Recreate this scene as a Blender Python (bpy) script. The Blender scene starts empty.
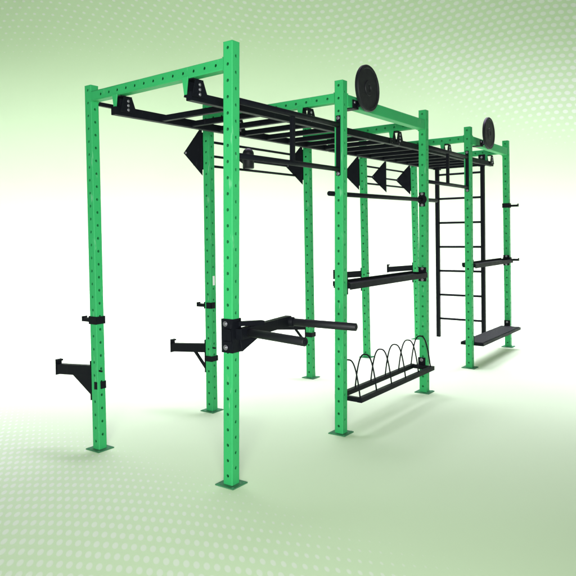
import bpy, bmesh, math
from mathutils import Vector, Matrix
S = bpy.context.scene
COL = S.collection
V = Vector

# ------------------------------------------------------------------ materials
def mat(name, color, rough=.45, noise=.12, scale=9, metallic=0., coat=0., bump=.0015, spec=.5, wear=None):
    m = bpy.data.materials.new(name); m.use_nodes = True
    nt = m.node_tree; b = nt.nodes['Principled BSDF']
    b.inputs['Metallic'].default_value = metallic
    b.inputs['Coat Weight'].default_value = coat
    b.inputs['Coat Roughness'].default_value = .15
    b.inputs['Specular IOR Level'].default_value = spec
    tc = nt.nodes.new('ShaderNodeTexCoord'); n = nt.nodes.new('ShaderNodeTexNoise')
    n.inputs['Scale'].default_value = scale; n.inputs['Detail'].default_value = 5
    nt.links.new(tc.outputs['Object'], n.inputs['Vector'])
    mx = nt.nodes.new('ShaderNodeMix'); mx.data_type = 'RGBA'
    mx.inputs['A'].default_value = (*[c*(1-noise) for c in color], 1)
    mx.inputs['B'].default_value = (*[min(1, c*(1+noise)) for c in color], 1)
    nt.links.new(n.outputs['Fac'], mx.inputs['Factor'])
    out = mx.outputs['Result']
    if wear:                                     # scuffs and scratches in the powder coat
        w = nt.nodes.new('ShaderNodeTexNoise'); w.inputs['Scale'].default_value = 38; w.inputs['Detail'].default_value = 8
        mp = nt.nodes.new('ShaderNodeMapping'); mp.inputs['Scale'].default_value = (1, 1, .16)
        nt.links.new(tc.outputs['Object'], mp.inputs['Vector']); nt.links.new(mp.outputs['Vector'], w.inputs['Vector'])
        r = nt.nodes.new('ShaderNodeValToRGB'); r.color_ramp.elements[0].position = .66; r.color_ramp.elements[1].position = .74
        nt.links.new(w.outputs['Fac'], r.inputs['Fac'])
        sc = nt.nodes.new('ShaderNodeMath'); sc.operation = 'MULTIPLY'; sc.inputs[1].default_value = .35
        nt.links.new(r.outputs['Color'], sc.inputs[0])
        m2 = nt.nodes.new('ShaderNodeMix'); m2.data_type = 'RGBA'; m2.inputs['B'].default_value = (*wear, 1)
        nt.links.new(out, m2.inputs['A']); nt.links.new(sc.outputs[0], m2.inputs['Factor']); out = m2.outputs['Result']
    nt.links.new(out, b.inputs['Base Color'])
    rr = nt.nodes.new('ShaderNodeMapRange'); rr.inputs['To Min'].default_value = rough*.8; rr.inputs['To Max'].default_value = rough*1.25
    nt.links.new(n.outputs['Fac'], rr.inputs['Value']); nt.links.new(rr.outputs['Result'], b.inputs['Roughness'])
    f = nt.nodes.new('ShaderNodeTexNoise'); f.inputs['Scale'].default_value = 260
    nt.links.new(tc.outputs['Object'], f.inputs['Vector'])
    bp = nt.nodes.new('ShaderNodeBump'); bp.inputs['Distance'].default_value = bump; bp.inputs['Strength'].default_value = .35
    nt.links.new(f.outputs['Fac'], bp.inputs['Height']); nt.links.new(bp.outputs['Normal'], b.inputs['Normal'])
    return m
GREEN = mat('green powder coat', (.030, .36, .108), .5, .07, 5, coat=0, spec=.2, wear=(.35, .62, .42))
PLATE = mat('green base plate steel', (.045, .19, .085), .6, .25, 14, spec=.15, wear=(.30, .38, .30))
BLACK = mat('black powder coat', (.0045, .0055, .008), .55, .2, 12, spec=.1, wear=(.03, .03, .035))
RUBBER = mat('black rubber', (.005, .006, .008), .55, .15, 20, spec=.3)
STEEL = mat('zinc bolt', (.30, .30, .32), .4, .2, 40, metallic=.8)
GRIP = mat('black tread', (.006, .006, .009), .7, .25, 60, bump=.006, spec=.3)

# ------------------------------------------------------------------ mesh helpers
def bx(bm, c, s, bev=.004, m=Matrix(), mi=0):
    t = bmesh.new(); bmesh.ops.create_cube(t, size=1)
    for v in t.verts: v.co = V((v.co.x*s[0], v.co.y*s[1], v.co.z*s[2]))
    if bev: bmesh.ops.bevel(t, geom=t.edges[:], offset=min(bev, min(s)*.3), segments=2, affect='EDGES', profile=.7)
    for v in t.verts: v.co = m @ (V(c)+v.co)
    join(bm, t, mi)
def join(bm, t, mi=0):
    d = bpy.data.meshes.new('t')
    for f in t.faces: f.material_index = mi
    t.to_mesh(d); t.free(); bm.from_mesh(d); bpy.data.meshes.remove(d)
def frame_z(p, q, up=V((0, 0, 1))):
    p, q = V(p), V(q); z = (q-p).normalized()
    if abs(z.dot(up)) > .98: up = V((1, 0, 0))
    x = up.cross(z).normalized(); y = z.cross(x)
    return Matrix((x, y, z)).transposed().to_4x4(), p, (q-p).length
def bar(bm, p, q, w, h, bev=.004, mi=0):                      # square tube from p to q; w sideways, h along 'up'
    R, p, L = frame_z(p, q)
    bx(bm, (0, 0, L/2), (w, h, L), bev, Matrix.Translation(p) @ R, mi)
def pipe(bm, p, q, r, n=20, cap=.004, mi=0):
    R, p, L = frame_z(p, q); M = Matrix.Translation(p) @ R; t = bmesh.new()
    prof = [(r-cap, 0), (r, cap), (r, L-cap), (r-cap, L)]
    rings = [[t.verts.new(M @ V((a*math.cos(2*math.pi*k/n), a*math.sin(2*math.pi*k/n), z))) for k in range(n)] for a, z in prof]
    for a, b in zip(rings, rings[1:]):
        for k in range(n):
            f = t.faces.new((a[k], a[(k+1) % n], b[(k+1) % n], b[k])); f.smooth = True
    t.faces.new(rings[0][::-1]); t.faces.new(rings[-1]); join(bm, t, mi)
def curve_pipe(bm, pts, r, n=10, mi=0):
    t = bmesh.new(); rings = []; pts = [V(p) for p in pts]; last = None
    for i, p in enumerate(pts):
        d = (pts[min(i+1, len(pts)-1)]-pts[max(i-1, 0)]).normalized()
        x = V((1, 0, 0)) if last is None else last
        x = (x-d*x.dot(d)).normalized(); y = d.cross(x); last = x
        rings.append([t.verts.new(p+x*r*math.cos(2*math.pi*k/n)+y*r*math.sin(2*math.pi*k/n)) for k in range(n)])
    for a, b in zip(rings, rings[1:]):
        for k in range(n):
            f = t.faces.new((a[k], a[(k+1) % n], b[(k+1) % n], b[k])); f.smooth = True
    t.faces.new(rings[0][::-1]); t.faces.new(rings[-1]); join(bm, t, mi)
def slab(bm, pts, n, th, bev=.002, mi=0):                     # flat polygon given thickness th along n
    t = bmesh.new(); n = V(n).normalized()
    a = [t.verts.new(V(p)-n*th/2) for p in pts]; b = [t.verts.new(V(p)+n*th/2) for p in pts]; k = len(pts)
    t.faces.new(a[::-1]); t.faces.new(b)
    for i in range(k): t.faces.new((a[i], a[(i+1) % k], b[(i+1) % k], b[i]))
    bmesh.ops.recalc_face_normals(t, faces=t.faces[:])
    if bev: bmesh.ops.bevel(t, geom=t.edges[:], offset=bev, segments=1, affect='EDGES')
    join(bm, t, mi)
def bolt(bm, p, n, r=.011, h=.009, mi=1):
    p = V(p); n = V(n).normalized(); pipe(bm, p-n*.002, p+n*h, r, 6, .002, mi); pipe(bm, p-n*.002, p+n*.003, r*1.45, 14, .001, mi)
def obj(name, bm, mats, parent=None, M=None):
    me = bpy.data.meshes.new(name); bm.to_mesh(me); bm.free()
    for m in (mats if isinstance(mats, (list, tuple)) else [mats]): me.materials.append(m)
    o = bpy.data.objects.new(name, me); COL.objects.link(o)
    if M is not None: o.matrix_world = M
    if parent: attach(o, parent)
    return o
WORLD = {}
def attach(o, parent):
    o.parent = parent
    pm = WORLD.get(parent.name, parent.matrix_basis.copy())
    o.matrix_parent_inverse = pm.inverted()
    WORLD[o.name] = o.matrix_basis.copy()
def thing(name, label, cat, loc, group=None):
    o = bpy.data.objects.new(name, None); COL.objects.link(o); o.location = loc
    o.empty_display_size = .1
    o['label'] = label; o['category'] = cat
    if group: o['group'] = group
    WORLD[o.name] = Matrix.Translation(loc)
    return o

# ------------------------------------------------------------------ perforated square tube (real holes)
def perforated(L, w=.075, pitch=.1, r=.0105, faces=(0, .5, 0, .5), cap=True):
    """tube along +z, holes every pitch; per-face phase; None = plain face"""
    bm = bmesh.new(); h = w/2; c = .006; N = 12; dep = .005
    def P(k, u, z, d=0):                                     # face k (0:-x 1:-y 2:+x 3:+y), u across
        a = h-d
        return [V((-a, -u, z)), V((u, -a, z)), V((a, u, z)), V((-u, a, z))][k]
    for k in range(4):
        ph = faces[k]; u0 = h-c
        if ph is None:
            bm.faces.new([bm.verts.new(P(k, u, z)) for u, z in ((-u0, 0), (u0, 0), (u0, L), (-u0, L))]); continue
        zs = []; z = pitch*(.6+ph)
        while z < L-.03: zs.append(z); z += pitch
        edges = [0]+[(a+b)/2 for a, b in zip(zs, zs[1:])]+[L]
        for zc, a, b in zip(zs, edges, edges[1:]):
            outer = []
            for i in range(N):                               # project the circle outwards on the cell's rectangle
                t = 2*math.pi*(i+.5)/N; du, dz = math.cos(t), math.sin(t)
                s = min(u0/abs(du) if abs(du) > 1e-6 else 9, ((b-zc) if dz > 0 else (zc-a))/abs(dz) if abs(dz) > 1e-6 else 9)
                outer.append((du*s, zc+dz*s))
            inner = [(r*math.cos(2*math.pi*(i+.5)/N), zc+r*math.sin(2*math.pi*(i+.5)/N)) for i in range(N)]
            vo = [bm.verts.new(P(k, *q)) for q in outer]; vi = [bm.verts.new(P(k, *q)) for q in inner]
            vd = [bm.verts.new(P(k, *q, dep)) for q in inner]
            for i in range(N):
                j = (i+1) % N
                bm.faces.new((vo[i], vo[j], vi[j], vi[i])); bm.faces.new((vi[i], vi[j], vd[j], vd[i]))
                (u1, z1), (u2, z2) = outer[i], outer[j]      # corner triangles left over by the projection
                for cu, cz in ((u0, b), (-u0, b), (u0, a), (-u0, a)):
                    on1 = abs(u1-cu) < 1e-6 or abs(z1-cz) < 1e-6; on2 = abs(u2-cu) < 1e-6 or abs(z2-cz) < 1e-6
                    if on1 and on2 and abs(u1-u2) > 1e-6 and abs(z1-z2) > 1e-6:
                        bm.faces.new((vo[i], bm.verts.new(P(k, cu, cz)), vo[j]))
    for k in range(4):                                       # rounded corners
        k2 = (k+1) % 4; prev = None
        A = P(k, h-c, 0); B = P(k2, -(h-c), 0)
        cen = V((math.copysign(h-c, (A.x+B.x)), math.copysign(h-c, (A.y+B.y)), 0))
        for s in range(5):
            d = (A-cen).normalized().slerp((B-cen).normalized(), s/4)*c
            cur = (cen+d, cen+d+V((0, 0, L)))
            if prev: 
                f = bm.faces.new([bm.verts.new(q) for q in (prev[0], cur[0], cur[1], prev[1])]); f.smooth = True
            prev = cur
    # dark inside wall and closed ends
    q = h-dep-.001
    for z in ((.0, L)):
        bm.faces.new([bm.verts.new(V((x, y, z))) for x, y in ((-h+c, -h), (h-c, -h), (h, -h+c), (h, h-c), (h-c, h), (-h+c, h), (-h, h-c), (-h, -h+c))])
    bmesh.ops.remove_doubles(bm, verts=bm.verts[:], dist=1e-5)
    bmesh.ops.recalc_face_normals(bm, faces=bm.faces[:])
    return bm

# ------------------------------------------------------------------ the rig
rig = thing('exercise_rig', 'long green steel multi-station gym rig with black monkey bars, ladder, shelves and wall-ball targets', 'gym rig', (0, 0, 0))
F = [((-.02, -.04, 2.8), (.022, .055, 0)), ((1.34, -.038, 2.8), (1.356, .011, 0)), ((2.984, -.03, 2.8), (2.995, -.006, 0)),
     ((4.322, -.007, 2.8), (4.39, .018, 0)), ((5.83, .01, 2.8), (6.04, .055, 0))]
B = [((.07, 1.43, 2.765), (-.012, 1.318, 0)), ((1.345, 1.36, 2.8), (1.276, 1.315, 0)), ((3.03, 1.365, 2.8), (2.926, 1.292, 0)),
     ((4.335, 1.358, 2.8), (4.331, 1.331, 0)), ((5.905, 1.356, 2.8), (6.0, 1.354, 0))]
PL = 2.795
pm = perforated(PL); post_mesh = bpy.data.meshes.new('post'); pm.to_mesh(post_mesh); pm.free(); post_mesh.materials.append(GREEN)
bm = bmesh.new(); bx(bm, (0, 0, .004), (.15, .15, .008), .002)
for sx in (-1, 1):
    for sy in (-1, 1): bolt(bm, (sx*.058, sy*.058, .008), (0, 0, 1), .008, .004)
plate_mesh = bpy.data.meshes.new('base_plate'); bm.to_mesh(plate_mesh); bm.free(); plate_mesh.materials.append(PLATE); plate_mesh.materials.append(PLATE)
def at(P, z):                                                 # point on a post's axis
    t, f = V(P[0]), V(P[1]); s = z/t.z
    return f.lerp(t, s)
for row in (F, B):
    for (t, f) in row:
        t, f = V(t), V(f); d = t-f
        z = d.normalized(); x = V((1, 0, 0)); x = (x-z*x.dot(z)).normalized(); y = z.cross(x)
        M = Matrix((x, y, z)).transposed().to_4x4(); M.translation = f+z*.006
        M = M @ Matrix.Scale((d.length-.006)/PL, 4, (0, 0, 1))
        o = bpy.data.objects.new('post', post_mesh); COL.objects.link(o); o.matrix_world = M; o.matrix_basis = M; attach(o, rig)
        p = bpy.data.objects.new('base_plate', plate_mesh); COL.objects.link(p); M2 = Matrix.Translation((f.x, f.y, 0)); p.matrix_basis = M2; attach(p, o)
        bm = bmesh.new(); bx(bm, (0, 0, 0), (.073, .073, .006), .003)
        M3 = Matrix.Translation(t+V((0, 0, .002))); cpx = obj('end_cap', bm, GREEN, None, M3); cpx.matrix_basis = M3; attach(cpx, o)

RZ = {0: 2.49, 1: 2.55}                                       # ladder rail bottom and top
def rail_y(side, x): return (.315-.012*x) if side == 0 else (1.06-.012*x)
zb = 2.672
for i in range(5):
    a, b = at(F[i], zb), at(B[i], zb-(.01 if i == 0 else 0)+(.018 if i == 0 else 0))
    dy = .04; d = (b-a).normalized(); a2, b2 = a+d*.041, b-d*.041; L = (b2-a2).length
    bm = perforated(L, faces=(0, None, 0, None))
    # local z -> d ; local x -> world x (so the holed faces look along x)
    z = d; x = V((1, 0, 0)); x = (x-z*x.dot(z)).normalized(); y = z.cross(x)
    M = Matrix((x, y, z)).transposed().to_4x4(); M.translation = a2
    bm.transform(M)
    for p, s in ((a2, 1), (b2, -1)):                          # welded end flanges with bolts
        q = p
        bx(bm, q-d*s*.001, (.080, .005, .086), .002)
    beam = obj('cross_beam', bm, [GREEN, STEEL], rig)
    for side in (0, 1):
        yy = rail_y(side, a.x); zt = zb-.0375
        bm = bmesh.new(); xb = a.x+(b.x-a.x)*((yy-a.y)/(b.y-a.y)) 
        slab(bm, [(xb-.043, yy+.050, zt+.012), (xb-.043, yy-.005, zt+.012), (xb-.043, yy+.013, 2.53), (xb-.043, yy+.032, 2.53)], (1, 0, 0), .009, .001)
        obj('hanger_tab', bm, GREEN, beam)
        bm = bmesh.new(); s = .03
        for off in (-.036, .036):
            slab(bm, [(xb-.045, yy+off, 2.515), (xb+.115, yy+off, 2.515), (xb+.065, yy+off, zt-.003), (xb-.01, yy+off, zt-.003)], (0, 1, 0), .006, .001)
        for k in range(3): bolt(bm, (xb+.03, yy-.039, 2.535+k*.032), (0, -1, 0), .008, .006)
        bx(bm, (xb+.02, yy, zt-.004), (.1, .072, .006), .001)
        obj('hanger_bracket', bm, [BLACK, STEEL], beam)
# green beams along the storage bays
for i in (1, 3):
    a, b = at(F[i], 2.655), at(F[i+1], 2.655); bm = bmesh.new()
    d = (b-a).normalized(); bar(bm, a+d*.045, b-d*.045, .075, .095, .008)
    for p, s in ((a+d*.042, 1), (b-d*.042, -1)):
        bx(bm, p, (.006, .084, .108), .001)
    obj('side_beam', bm, [GREEN, STEEL], rig)
# thin black brace along the back row, first bay
bm = bmesh.new(); a, b = at(B[0], 2.635), at(B[1], 2.62); bar(bm, a+V((.04, -.02, 0)), b-V((.04, 0, 0)), .03, .03); obj('back_brace', bm, BLACK, rig)

# monkey bars
rails = []
for side in (0, 1):
    bm = bmesh.new()
    for x0, x1 in ((-.035, 2.93), (2.95, 5.98)):
        bar(bm, (x0, rail_y(side, x0), 2.52), (x1, rail_y(side, x1), 2.52), .05, .06, .006)
    for x in (2.86, 3.02):
        for k in (-1, 1): bolt(bm, (x, rail_y(side, x)-.026, 2.52+k*.016), (0, -1, 0), .006, .006)
    bx(bm, (2.94, rail_y(side, 2.94)-.028, 2.52), (.26, .006, .058), .001)
    rails.append(obj('monkey_bar_rail', bm, [BLACK, STEEL], rig))
x = .44; n = 0
while x < 5.95:
    bm = bmesh.new(); bar(bm, (x, rail_y(0, x)+.02, 2.52), (x, rail_y(1, x)-.02, 2.52), .045, .045, .010)
    obj('rung', bm, BLACK, rails[1]); x += .34

# low hanging pull-up frames under the outer edge of the two open bays
for i in (0, 2):
    bm = bmesh.new()
    a, b = at(F[i], 2.455), at(F[i+1], 2.455); a2, b2 = at(F[i], 2.11), at(F[i+1], 2.11)
    pipe(bm, a+V((.045, 0, 0)), b-V((.045, 0, 0)), .021); pipe(bm, a2+V((.045, 0, 0)), b2-V((.045, 0, 0)), .019)
    m1, m2 = a.lerp(b, .5), a2.lerp(b2, .5); bar(bm, m2, m1, .03, .03)
    fr = obj('hanging_pull_up_frame', bm, [BLACK], rig)
    for p, pz, s in ((F[i+1], 0, -1), (F[i], 0, 1)):
        bm = bmesh.new(); t, l = at(p, 2.53), at(p, 2.06)
        off = V((s*.0415, -.004*0, 0)); bar(bm, l+off, t+off, .04, .007, .001) if False else slab(bm, [l+off+V((0, -.019, 0)), l+off+V((0, .019, 0)), t+off+V((0, .019, 0)), t+off+V((0, -.019, 0))], (1, 0, 0), .007, .001)
        for zz in (2.075, 2.51): bolt(bm, at(p, zz)+off+V((s*.0035, 0, 0)), (s, 0, 0), .010, .008)
        obj('hanger_plate', bm, [BLACK, STEEL], fr)

# triple bars on triangular plates at the back row
for i in (1, 3):
    P, Q = B[i], B[i+1]; c = 2.38
    bm = bmesh.new(); pa, pb = at(P, c), at(Q, c)
    for dy, dz in ((.045+.20, 0), (.045+.095, .115), (.045+.095, -.115)):
        pipe(bm, pa+V((-.05, dy, dz)), pb+V((-.02, dy, dz)), .0125, 14)
    grip = obj('triple_pull_up_bar', bm, BLACK, rig)
    for f in (0, .5, 1):
        p = pa.lerp(pb, f); bm = bmesh.new(); xo = -.045 if f < 1 else -.045
        if i == 1 and f == .5:                               # this bay carries a round ball grip in the middle
            p = pa.lerp(pb, .43)
            pipe(bm, p+V((0, .10, -.105)), p+V((0, .10, .04)), .058, 28, .008)
            t = bmesh.new(); bmesh.ops.create_uvsphere(t, u_segments=28, v_segments=14, radius=.058)
            for v in t.verts: v.co = v.co+p+V((0, .10, .045))
            for fc in t.faces: fc.smooth = True
            join(bm, t)
            slab(bm, [p+V((.0, .24, .0)), p+V((0, .10, .05)), p+V((0, .10, -.10))], (1, 0, 0), .01)
            obj('ball_grip', bm, RUBBER, grip); continue
        slab(bm, [p+V((xo, .045+.225, 0)), p+V((xo, .04, .225)), p+V((xo, .04, -.225))], (1, 0, 0), .008, .001)
        bolt(bm, p+V((xo-.004, .045+.195, 0)), (-1, 0, 0), .008, .006)
        if f in (0, 1): bx(bm, p+V((0, .043, 0)), (.09, .008, .34), .001)
        obj('triangle_plate', bm, [BLACK, STEEL], grip)

# wall ball targets
for i, x in ((1, 1.60), (3, 4.66)):
    a = at(F[i], 2.78); cy = -.135; bm = bmesh.new(); zc = 2.775 if i == 1 else 2.757; r = .188
    t = bmesh.new(); n = 56
    prof = [(0, -.012), (.03, -.012), (.033, -.017), (.06, -.017), (.063, -.012), (r-.03, -.012), (r-.026, -.017), (r-.006, -.017), (r, -.010), (r, .010), (r-.006, .016), (0, .016)]
    rings = []
    for pr, py in prof:
        rings.append([t.verts.new(V((x+max(pr, .001)*math.cos(2*math.pi*k/n), cy+py, zc+max(pr, .001)*math.sin(2*math.pi*k/n)))) for k in range(n)])
    for p, q in zip(rings, rings[1:]):
        for k in range(n): f = t.faces.new((p[k], p[(k+1) % n], q[(k+1) % n], q[k])); f.smooth = False
    t.faces.new(rings[0]); t.faces.new(rings[-1]); bmesh.ops.recalc_face_normals(t, faces=t.faces[:]); join(bm, t)
    disc = obj('target_disc', bm, [RUBBER, STEEL], rig)
    bm = bmesh.new(); bar(bm, (x-.10, -.085, 2.615), (x-.02, -.115, 2.68), .05, .012, .002)
    bx(bm, (x-.11, -.084, 2.635), (.09, .008, .07), .001); bx(bm, (x-.11, -.03, 2.602), (.09, .10, .006), .001)
    bolt(bm, (x-.13, -.088, 2.65), (0, -1, 0), .008, .006)
    obj('mount_arm', bm, [BLACK, STEEL], disc)

# straight pull-up bar between the second and third front posts
bm = bmesh.new(); a, b = at(F[1], 1.92), at(F[2], 1.925)
pipe(bm, a+V((-.10, .05, 0)), b+V((.33, 0, 0)), .0195)
pub = obj('pull_up_bar', bm, BLACK, rig)
bm = bmesh.new(); q = b+V((-.041, 0, 0))
pipe(bm, q+V((-.006, 0, 0)), q+V((.003, 0, 0)), .048, 24, .001); bx(bm, q, (.007, .06, .14), .002)
for dz in (-.055, .055): bolt(bm, q+V((-.004, 0, dz)), (-1, 0, 0), .010, .008)
obj('bar_flange', bm, [BLACK, STEEL], pub)

# storage trays at waist height
for i, z in ((1, 1.185), (3, 1.20)):
    a, b = at(F[i], z), at(F[i+1], z); x0, x1 = a.x+.045, b.x-.045; bm = bmesh.new(); yc = a.y
    slab(bm, [(x0, yc-.055, z-.02), (x1, yc-.055, z-.02), (x1, yc+.095, z+.005), (x0, yc+.095, z+.005)], (0, -.16, 1), .006, .001)
    bx(bm, ((x0+x1)/2, yc-.058, z-.008), (x1-x0, .006, .048), .001)
    bx(bm, ((x0+x1)/2, yc+.098, z+.012), (x1-x0, .006, .040), .001)
    for xx in (x0+.004, x1-.004):
        bx(bm, (xx, yc+.02, z), (.006, .15, .046), .001)
    tray = obj('storage_tray', bm, BLACK, rig)
    for P_, s in ((F[i], 1), (F[i+1], -1)):
        p = at(P_, z); bm = bmesh.new(); q = p+V((s*.0415, 0, 0)); bx(bm, q, (.007, .08, .14), .001)
        for dz in (-.055, .055): bolt(bm, q+V((s*.003, 0, dz)), (s, 0, 0), .010, .008)
        obj('tray_bracket', bm, [BLACK, STEEL], tray)

# bumper plate rack with wire hoops
a, b = at(F[1], .27), at(F[2], .27); x0, x1 = a.x+.08, b.x-.05; z = .265; yb, yf = .092, -.115
bm = bmesh.new()
bar(bm, (x0, yb, z), (x1, yb, z), .04, .04, .004); bar(bm, (x0, yf, z), (x1, yf, z), .04, .04, .004)
for xx in (x0+.02, x1-.02): bar(bm, (xx, yf+.018, z), (xx, yb-.018, z), .038, .036, .003)
for dx, P_ in ((x1, F[2]),):
    bx(bm, (dx+(.0 if dx == x0 else .006), 0, z+.03), (.007, .075, .12), .001)
bolt(bm, (x1, 0, z+.066), (-1, 0, 0), .012, .010)
rack = obj('plate_rack_frame', bm, [BLACK, STEEL], rig)
for k in range(6):
    xx = x0+.02+(x1-x0-.07)*k/5; pts = []
    for j in range(25):
        th = math.pi*j/24; yy = -1+2*j/24; zz = 1-abs(yy)**2.8
        pts.append((xx, (yb+yf)/2+(yb-yf)/2*yy*.98, z+.012+.30*zz))
    bm = bmesh.new(); curve_pipe(bm, pts, .0062); obj('wire_hoop', bm, BLACK, rack)

# step platform low between the last two front posts
a, b = at(F[3], .28), at(F[4], .28); x0, x1 = a.x+.045, b.x-.045; bm = bmesh.new()
bx(bm, ((x0+x1)/2, .005, .275), (x1-x0, .27, .035), .004)
bx(bm, ((x0+x1)/2, .005, .2955), (x1-x0-.03, .24, .006), .002, mi=2)
for xx, P_, s in ((x0, F[3], 1), (x1, F[4], -1)):
    bx(bm, (xx-s*.001, at(P_, .3).y, .325), (.007, .08, .10), .001); bolt(bm, (xx+s*.002, at(P_, .3).y, .35), (s, 0, 0), .010, .008)
obj('step_platform', bm, [BLACK, STEEL, GRIP], rig)

# upright climbing ladder near the far end
lx = 5.78; rl = []
for y0 in (.945, .305):
    bm = bmesh.new(); bar(bm, (lx, y0, .10), (lx, y0, 2.52 if y0 > .5 else 2.60), .05, .05, .005)
    bx(bm, (lx-.03, y0, 2.56), (.01, .09, .16), .002); bolt(bm, (lx-.036, y0, 2.60), (-1, 0, 0)); 
    rl.append(obj('ladder_rail', bm, [BLACK, STEEL], rig))
for k in range(7):
    z = .365+.34*k; bm = bmesh.new(); pipe(bm, (lx, .32, z), (lx, .93, z), .015); obj('rung', bm, BLACK, rl[0])

# ------------------------------------------------------------------ attachments that hook on the posts
def collar(bm, c, h=.055, w=.075, t=.006):
    c = V(c); e = w/2+t/2+.001
    for s in (-1, 1):
        bx(bm, c+V((s*e, 0, 0)), (t, w+2*t+.002, h), .0015); bx(bm, c+V((0, s*e, 0)), (w, t, h-.002), .0015)
def spotter(P, z, solid, label, band=True, brace=True, tip=.49):
    p = at(P, z); root = thing('spotter_arm', label, 'spotter arm', (p.x, p.y+.04, p.z), 'spotter arms hooked on the back posts')
    bm = bmesh.new(); y0 = .042; e = tip; slope = -.035
    bar(bm, p+V((0, y0, 0)), p+V((0, e, slope)), .05, .08, .005); 
    arm = obj('arm', bm, BLACK, root)
    bm = bmesh.new(); bx(bm, p+V((0, e+.003, slope+.016)), (.056, .010, .125), .002); bx(bm, p+V((0, e-.010, slope+.070)), (.056, .022, .014), .003)
    obj('end_lip', bm, BLACK, root)
    bm = bmesh.new()
    if solid: slab(bm, [p+V((0, .30, -.05)), p+V((0, .043, -.03)), p+V((0, .043, -.20))], (1, 0, 0), .045, .003)
    elif brace: bar(bm, p+V((0, .20, -.045)), p+V((0, .045, -.21)), .022, .022, .002)
    else: bx(bm, p+V((0, .07, -.038)), (.04, .05, .012), .002)
    obj('brace', bm, BLACK, root)
    bm = bmesh.new(); bx(bm, p+V((0, .0445, -.07)), (.08, .007, .30), .001)
    if band: collar(bm, at(P, z-.09), .05)
    else: bx(bm, at(P, z-.10)+V((.012, -.0415, 0)), (.05, .007, .055), .001); bx(bm, at(P, z-.10)+V((.0415, 0, 0)), (.007, .07, .055), .001); bx(bm, at(P, z-.10)+V((-.041, -.018, 0)), (.006, .03, .055), .001)
    pipe(bm, at(P, z+.01)+V((-.02, -.07, 0)), at(P, z+.01)+V((-.02, -.036, 0)), .007, 10, .001)
    obj('mounting_band', bm, BLACK, root)
spotter(B[0], .585, True, 'black spotter arm with solid gusset on the leftmost post of the rig', band=False)
spotter(B[1], .570, False, 'black spotter arm with thin diagonal brace low on the second back post from the left')
spotter(B[2], .570, False, 'low black spotter arm half hidden behind the dip handles, on the third back post')
spotter(B[3], 1.075, False, 'raised black spotter arm just behind the near end of the waist-high tray, fourth back post', band=False, brace=False, tip=.455)
spotter(B[4], 1.07, False, 'raised black spotter arm pointing left above the tray, farthest back post', band=False, brace=False, tip=.455)

def jhook(P, z, d, label, full=True):
    p = at(P, z); d = V(d); root = thing('barbell_hook', label, 'barbell hook', tuple(p+d*.04), 'small barbell hooks on the posts')
    bm = bmesh.new()
    if full: collar(bm, p, .06)
    else:
        bx(bm, p+V((-.0415, -.012, 0)), (.007, .055, .055), .001); bx(bm, p+V((-.012, -.0415, .0)), (.05, .007, .055), .001)
    bx(bm, p+d*.0435, (.08 if d.y else .008, .008 if d.y else .08, .062), .001)
    obj('mounting_band', bm, BLACK, root)
    bm = bmesh.new(); s = V((.045, .10, .028)) if d.y else V((.10, .045, .035))
    bx(bm, p+d*.098+V((0, 0, -.005)), s, .004)
    bx(bm, p+d*.149+V((0, 0, .001)), (.05, .006, .040) if d.y else (.006, .05, .046), .001)
    obj('hook_tongue', bm, BLACK, root)
jhook(B[0], .975, (0, 1, 0), 'black barbell hook with a band right round the leftmost post')
jhook(B[1], .965, (0, 1, 0), 'small black barbell hook on the second back post, just left of the tall near post', False)
jhook(F[4], 1.94, (0, -1, 0), 'black barbell hook high on the rightmost far post pointing right', True)
jhook(F[4], 1.21, (0, -1, 0), 'black barbell hook level with the far tray on the rightmost post', True)

# dip station on the tall near post
p = at(F[0], .97)
dip = thing('dip_station', 'black dip station with two parallel handles clamped to the tall near post', 'dip bars', tuple(p))
bm = bmesh.new(); e = .0415
bx(bm, p+V((-e, 0, 0)), (.008, .091, .215), .0015); bx(bm, p+V((e, 0, 0)), (.008, .091, .215), .0015)
bx(bm, p+V((0, -e-.0005, 0)), (.075, .008, .213), .0015); bx(bm, p+V((0, e+.0005, 0)), (.075, .008, .213), .0015)
for dz in (.075, -.075): bolt(bm, p+V((-.0455, .012, dz)), (-1, 0, 0), .012, .010)
for dz in (.03, -.03): bx(bm, p+V((-.054, -.012, dz*1.3)), (.02, .06, .012), .001)
bx(bm, p+V((-.05, -.025, 0)), (.012, .03, .09), .002)
obj('clamp_bracket', bm, [BLACK, STEEL], dip)
h1, h2 = V((.07, -.06, .985)), V((-.02, -.555, .98)); g1, g2 = V((.53, -.04, 1.0)), V((.625, -.54, .985))
bm = bmesh.new(); bar(bm, p+V((-.02, -.075, .012)), g1+V((.02, -.01, .005)), .05, .07, .004)
bar(bm, p+V((0, -.05, .075)), V((.20, -.085, 1.035)), .04, .03, .003)
obj('spreader_arm', bm, BLACK, dip)
bm = bmesh.new(); slab(bm, [p+V((.03, -.045, -.03)), p+V((.22, -.075, -.02)), p+V((.03, -.06, -.105))], (.1, 1, 0), .008, .001)
obj('gusset', bm, BLACK, dip)
for a_, b_ in ((h1, h2), (g1, g2)):
    bm = bmesh.new(); pipe(bm, a_, b_, .0265, 24, .004); pipe(bm, a_.lerp(b_, .985), b_+(b_-a_).normalized()*.004, .014, 16, .002, 1)
    obj('handle', bm, [RUBBER, BLACK], dip)
bm = bmesh.new(); d = (g2-g1).normalized(); pipe(bm, g1-d*.01, g1+d*.06, .035, 24, .004); obj('handle_socket', bm, BLACK, dip)

# small white sticker on a back post
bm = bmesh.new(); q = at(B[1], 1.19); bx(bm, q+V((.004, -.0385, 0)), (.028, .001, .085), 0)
obj('sticker', bm, mat('white sticker paper', (.75, .76, .74), .6, .04, 30), rig)

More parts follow.
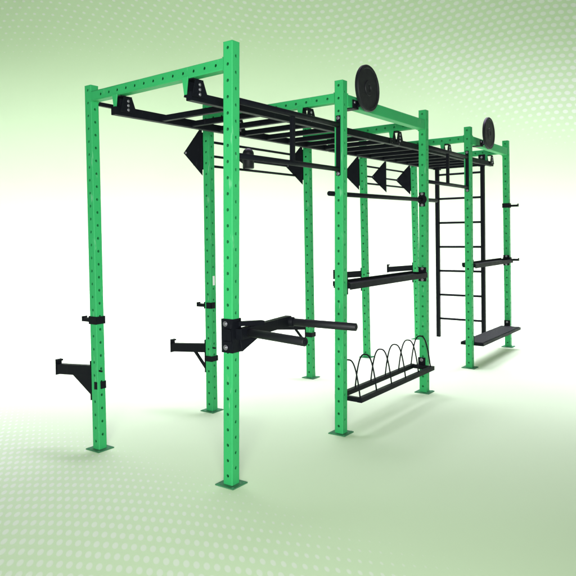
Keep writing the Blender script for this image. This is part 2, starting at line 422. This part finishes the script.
# ------------------------------------------------------------------ seamless studio backdrop
yaw = math.radians(37.51); fw = V((math.cos(yaw), math.sin(yaw), 0)); rt = V((math.sin(yaw), -math.cos(yaw), 0)); cam0 = V((-3.176, -2.607, 0))
R_, T1, ZT = 3., 10.5, 9.
prof = [(-9, 0), (0, 0), (4, 0), (7, 0)]+[(T1+R_*math.sin(math.pi/2*k/24), R_-R_*math.cos(math.pi/2*k/24)) for k in range(25)]+[(T1+R_, 6), (T1+R_, ZT)]
bm = bmesh.new(); uvl = bm.loops.layers.uv.new('UVMap'); s = 0; rows = []; last = None
for t, z in prof:
    if last: s += math.hypot(t-last[0], z-last[1])
    last = (t, z); rows.append((s-9, [bm.verts.new(cam0+fw*t+rt*u+V((0, 0, z))) for u in (-17, 0, 17)]))
for (s0, r0), (s1, r1) in zip(rows, rows[1:]):
    for k in range(2):
        f = bm.faces.new((r0[k], r0[k+1], r1[k+1], r1[k])); f.smooth = True
        for l, uv in zip(f.loops, ((k, s0), (k+1, s0), (k+1, s1), (k, s1))): l[uvl].uv = ((uv[0]-1)*17, uv[1])
bmesh.ops.recalc_face_normals(bm, faces=bm.faces[:])
m = bpy.data.materials.new('printed paper backdrop'); m.use_nodes = True; nt = m.node_tree; bs = nt.nodes['Principled BSDF']
bs.inputs['Roughness'].default_value = .9; bs.inputs['Specular IOR Level'].default_value = .05
def N(op, a, b=None, c=None):
    n = nt.nodes.new('ShaderNodeMath'); n.operation = op
    for i, q in enumerate((a, b, c)):
        if q is None: continue
        if isinstance(q, (int, float)): n.inputs[i].default_value = q
        else: nt.links.new(q, n.inputs[i])
    return n.outputs[0]
uvn = nt.nodes.new('ShaderNodeUVMap'); sp = nt.nodes.new('ShaderNodeSeparateXYZ'); nt.links.new(uvn.outputs[0], sp.inputs[0]); U, W = sp.outputs[0], sp.outputs[1]
def smooth(x, a, b):
    n = nt.nodes.new('ShaderNodeMapRange'); n.interpolation_type = 'SMOOTHSTEP'; nt.links.new(x, n.inputs['Value'])
    n.inputs['From Min'].default_value = a; n.inputs['From Max'].default_value = b; return n.outputs['Result']
def dots(u, v, rad):
    row = N('FLOOR', v); odd = N('MULTIPLY', N('MODULO', N('ABSOLUTE', row), 2.), .5)
    fu = N('SUBTRACT', N('FRACT', N('ADD', u, odd)), .5); fv = N('SUBTRACT', N('FRACT', v), .5)
    d = N('SQRT', N('ADD', N('MULTIPLY', fu, fu), N('MULTIPLY', fv, fv)))
    n = nt.nodes.new('ShaderNodeMapRange'); nt.links.new(N('SUBTRACT', d, rad), n.inputs['Value'])
    n.inputs['From Min'].default_value = .05; n.inputs['From Max'].default_value = -.05; return n.outputs['Result']
# wall print: waves of dots, biggest at the right; W is arc length (wall foot about 10.5, vertical from 15.2)
wob = N('MULTIPLY', N('SINE', N('ADD', N('MULTIPLY', U, .55), 1.)), .55)
uu = N('ADD', N('MULTIPLY', U, 5.4), N('MULTIPLY', W, .7)); vv = N('MULTIPLY', N('ADD', W, wob), 7.8)
edge = N('ADD', N('SUBTRACT', W, 17.5), N('MULTIPLY', smooth(U, 0, 7.), 1.9))          # reaches lower at the right
radw = N('MULTIPLY', N('ADD', .16, N('MULTIPLY', smooth(U, -5., 6.5), .17)), smooth(edge, -.6, .9))
dw = N('MULTIPLY', dots(uu, vv, radw), smooth(edge, -.5, .8))
# floor print, lower left
wob2 = N('MULTIPLY', N('SINE', N('MULTIPLY', U, 1.1)), .25)
uu2 = N('ADD', N('MULTIPLY', U, 20.), N('MULTIPLY', W, 1.6)); vv2 = N('MULTIPLY', N('ADD', W, wob2), 9.)
edge2 = N('ADD', N('SUBTRACT', N('MULTIPLY', U, -1.), N('SUBTRACT', W, 4.35)), 0.)
radf = N('MULTIPLY', .31, smooth(edge2, -.2, 1.6))
df = N('MULTIPLY', dots(uu2, vv2, radf), smooth(edge2, -.1, .9))
isw = N('GREATER_THAN', W, 12.); isf = N('LESS_THAN', W, 8.)
fac = N('MULTIPLY', N('ADD', N('MULTIPLY', dw, isw), N('MULTIPLY', N('MULTIPLY', df, .72), isf)), .78)
mx = nt.nodes.new('ShaderNodeMix'); mx.data_type = 'RGBA'; nt.links.new(fac, mx.inputs['Factor'])
mx.inputs['A'].default_value = (.68, .885, .565, 1); mx.inputs['B'].default_value = (.90, .975, .86, 1)
nt.links.new(mx.outputs['Result'], bs.inputs['Base Color'])
bd = obj('floor', bm, m); bd['kind'] = 'structure'

# ------------------------------------------------------------------ lamps
w = bpy.data.worlds.new('World'); S.world = w; w.use_nodes = True
w.node_tree.nodes['Background'].inputs[0].default_value = (1, 1, 1, 1); w.node_tree.nodes['Background'].inputs[1].default_value = .15
def area(name, loc, target, sx, sy, energy, color=(1, 1, 1), spread=180):
    l = bpy.data.lights.new(name, 'AREA'); l.shape = 'RECTANGLE'; l.size = sx; l.size_y = sy; l.energy = energy; l.color = color; l.spread = math.radians(spread)
    o = bpy.data.objects.new(name, l); COL.objects.link(o); o.location = loc
    z = (V(loc)-V(target)).normalized(); x = rt if sx > 5 else V((0, 0, 1)).cross(z).normalized(); x = (x-z*x.dot(z)).normalized(); y = z.cross(x)
    o.matrix_world = Matrix.Translation(loc) @ Matrix((x, y, z)).transposed().to_4x4(); return o
area('key_lamp', (-4.5, -3.5, 1.7), (0.6, .3, 1.8), 2.2, 2.2, 200, (1, 1, 1), 100)
area('added_backdrop_lamp', tuple(cam0+fw*10.1+V((0, 0, 8.2))), tuple(cam0+fw*10.1), 26, 2.6, 1700, (1, .84, 1.18), 88)  # added overhead strip, tinted magenta to bleach the backdrop's green middle to white

# ------------------------------------------------------------------ camera
cd = bpy.data.cameras.new('camera'); cam = bpy.data.objects.new('camera', cd); COL.objects.link(cam); S.camera = cam
pit, rol = math.radians(-1.29), math.radians(-.92)
f = V((math.cos(yaw)*math.cos(pit), math.sin(yaw)*math.cos(pit), math.sin(pit))); r = rt.copy(); u = r.cross(f)
r2 = math.cos(rol)*r+math.sin(rol)*u; u2 = -math.sin(rol)*r+math.cos(rol)*u
cam.matrix_world = Matrix.Translation((-3.176, -2.607, 1.611)) @ Matrix((r2, u2, -f)).transposed().to_4x4()
cd.sensor_width = 36; cd.lens = 649.753/576*36; cd.shift_x = 34.868/576; cd.shift_y = -39.388/576; cd.clip_end = 200
S.view_settings.view_transform = 'Standard'; S.view_settings.look = 'None'; S.view_settings.exposure = 0; S.view_settings.gamma = 1
S.render.resolution_x = S.render.resolution_y = 1024
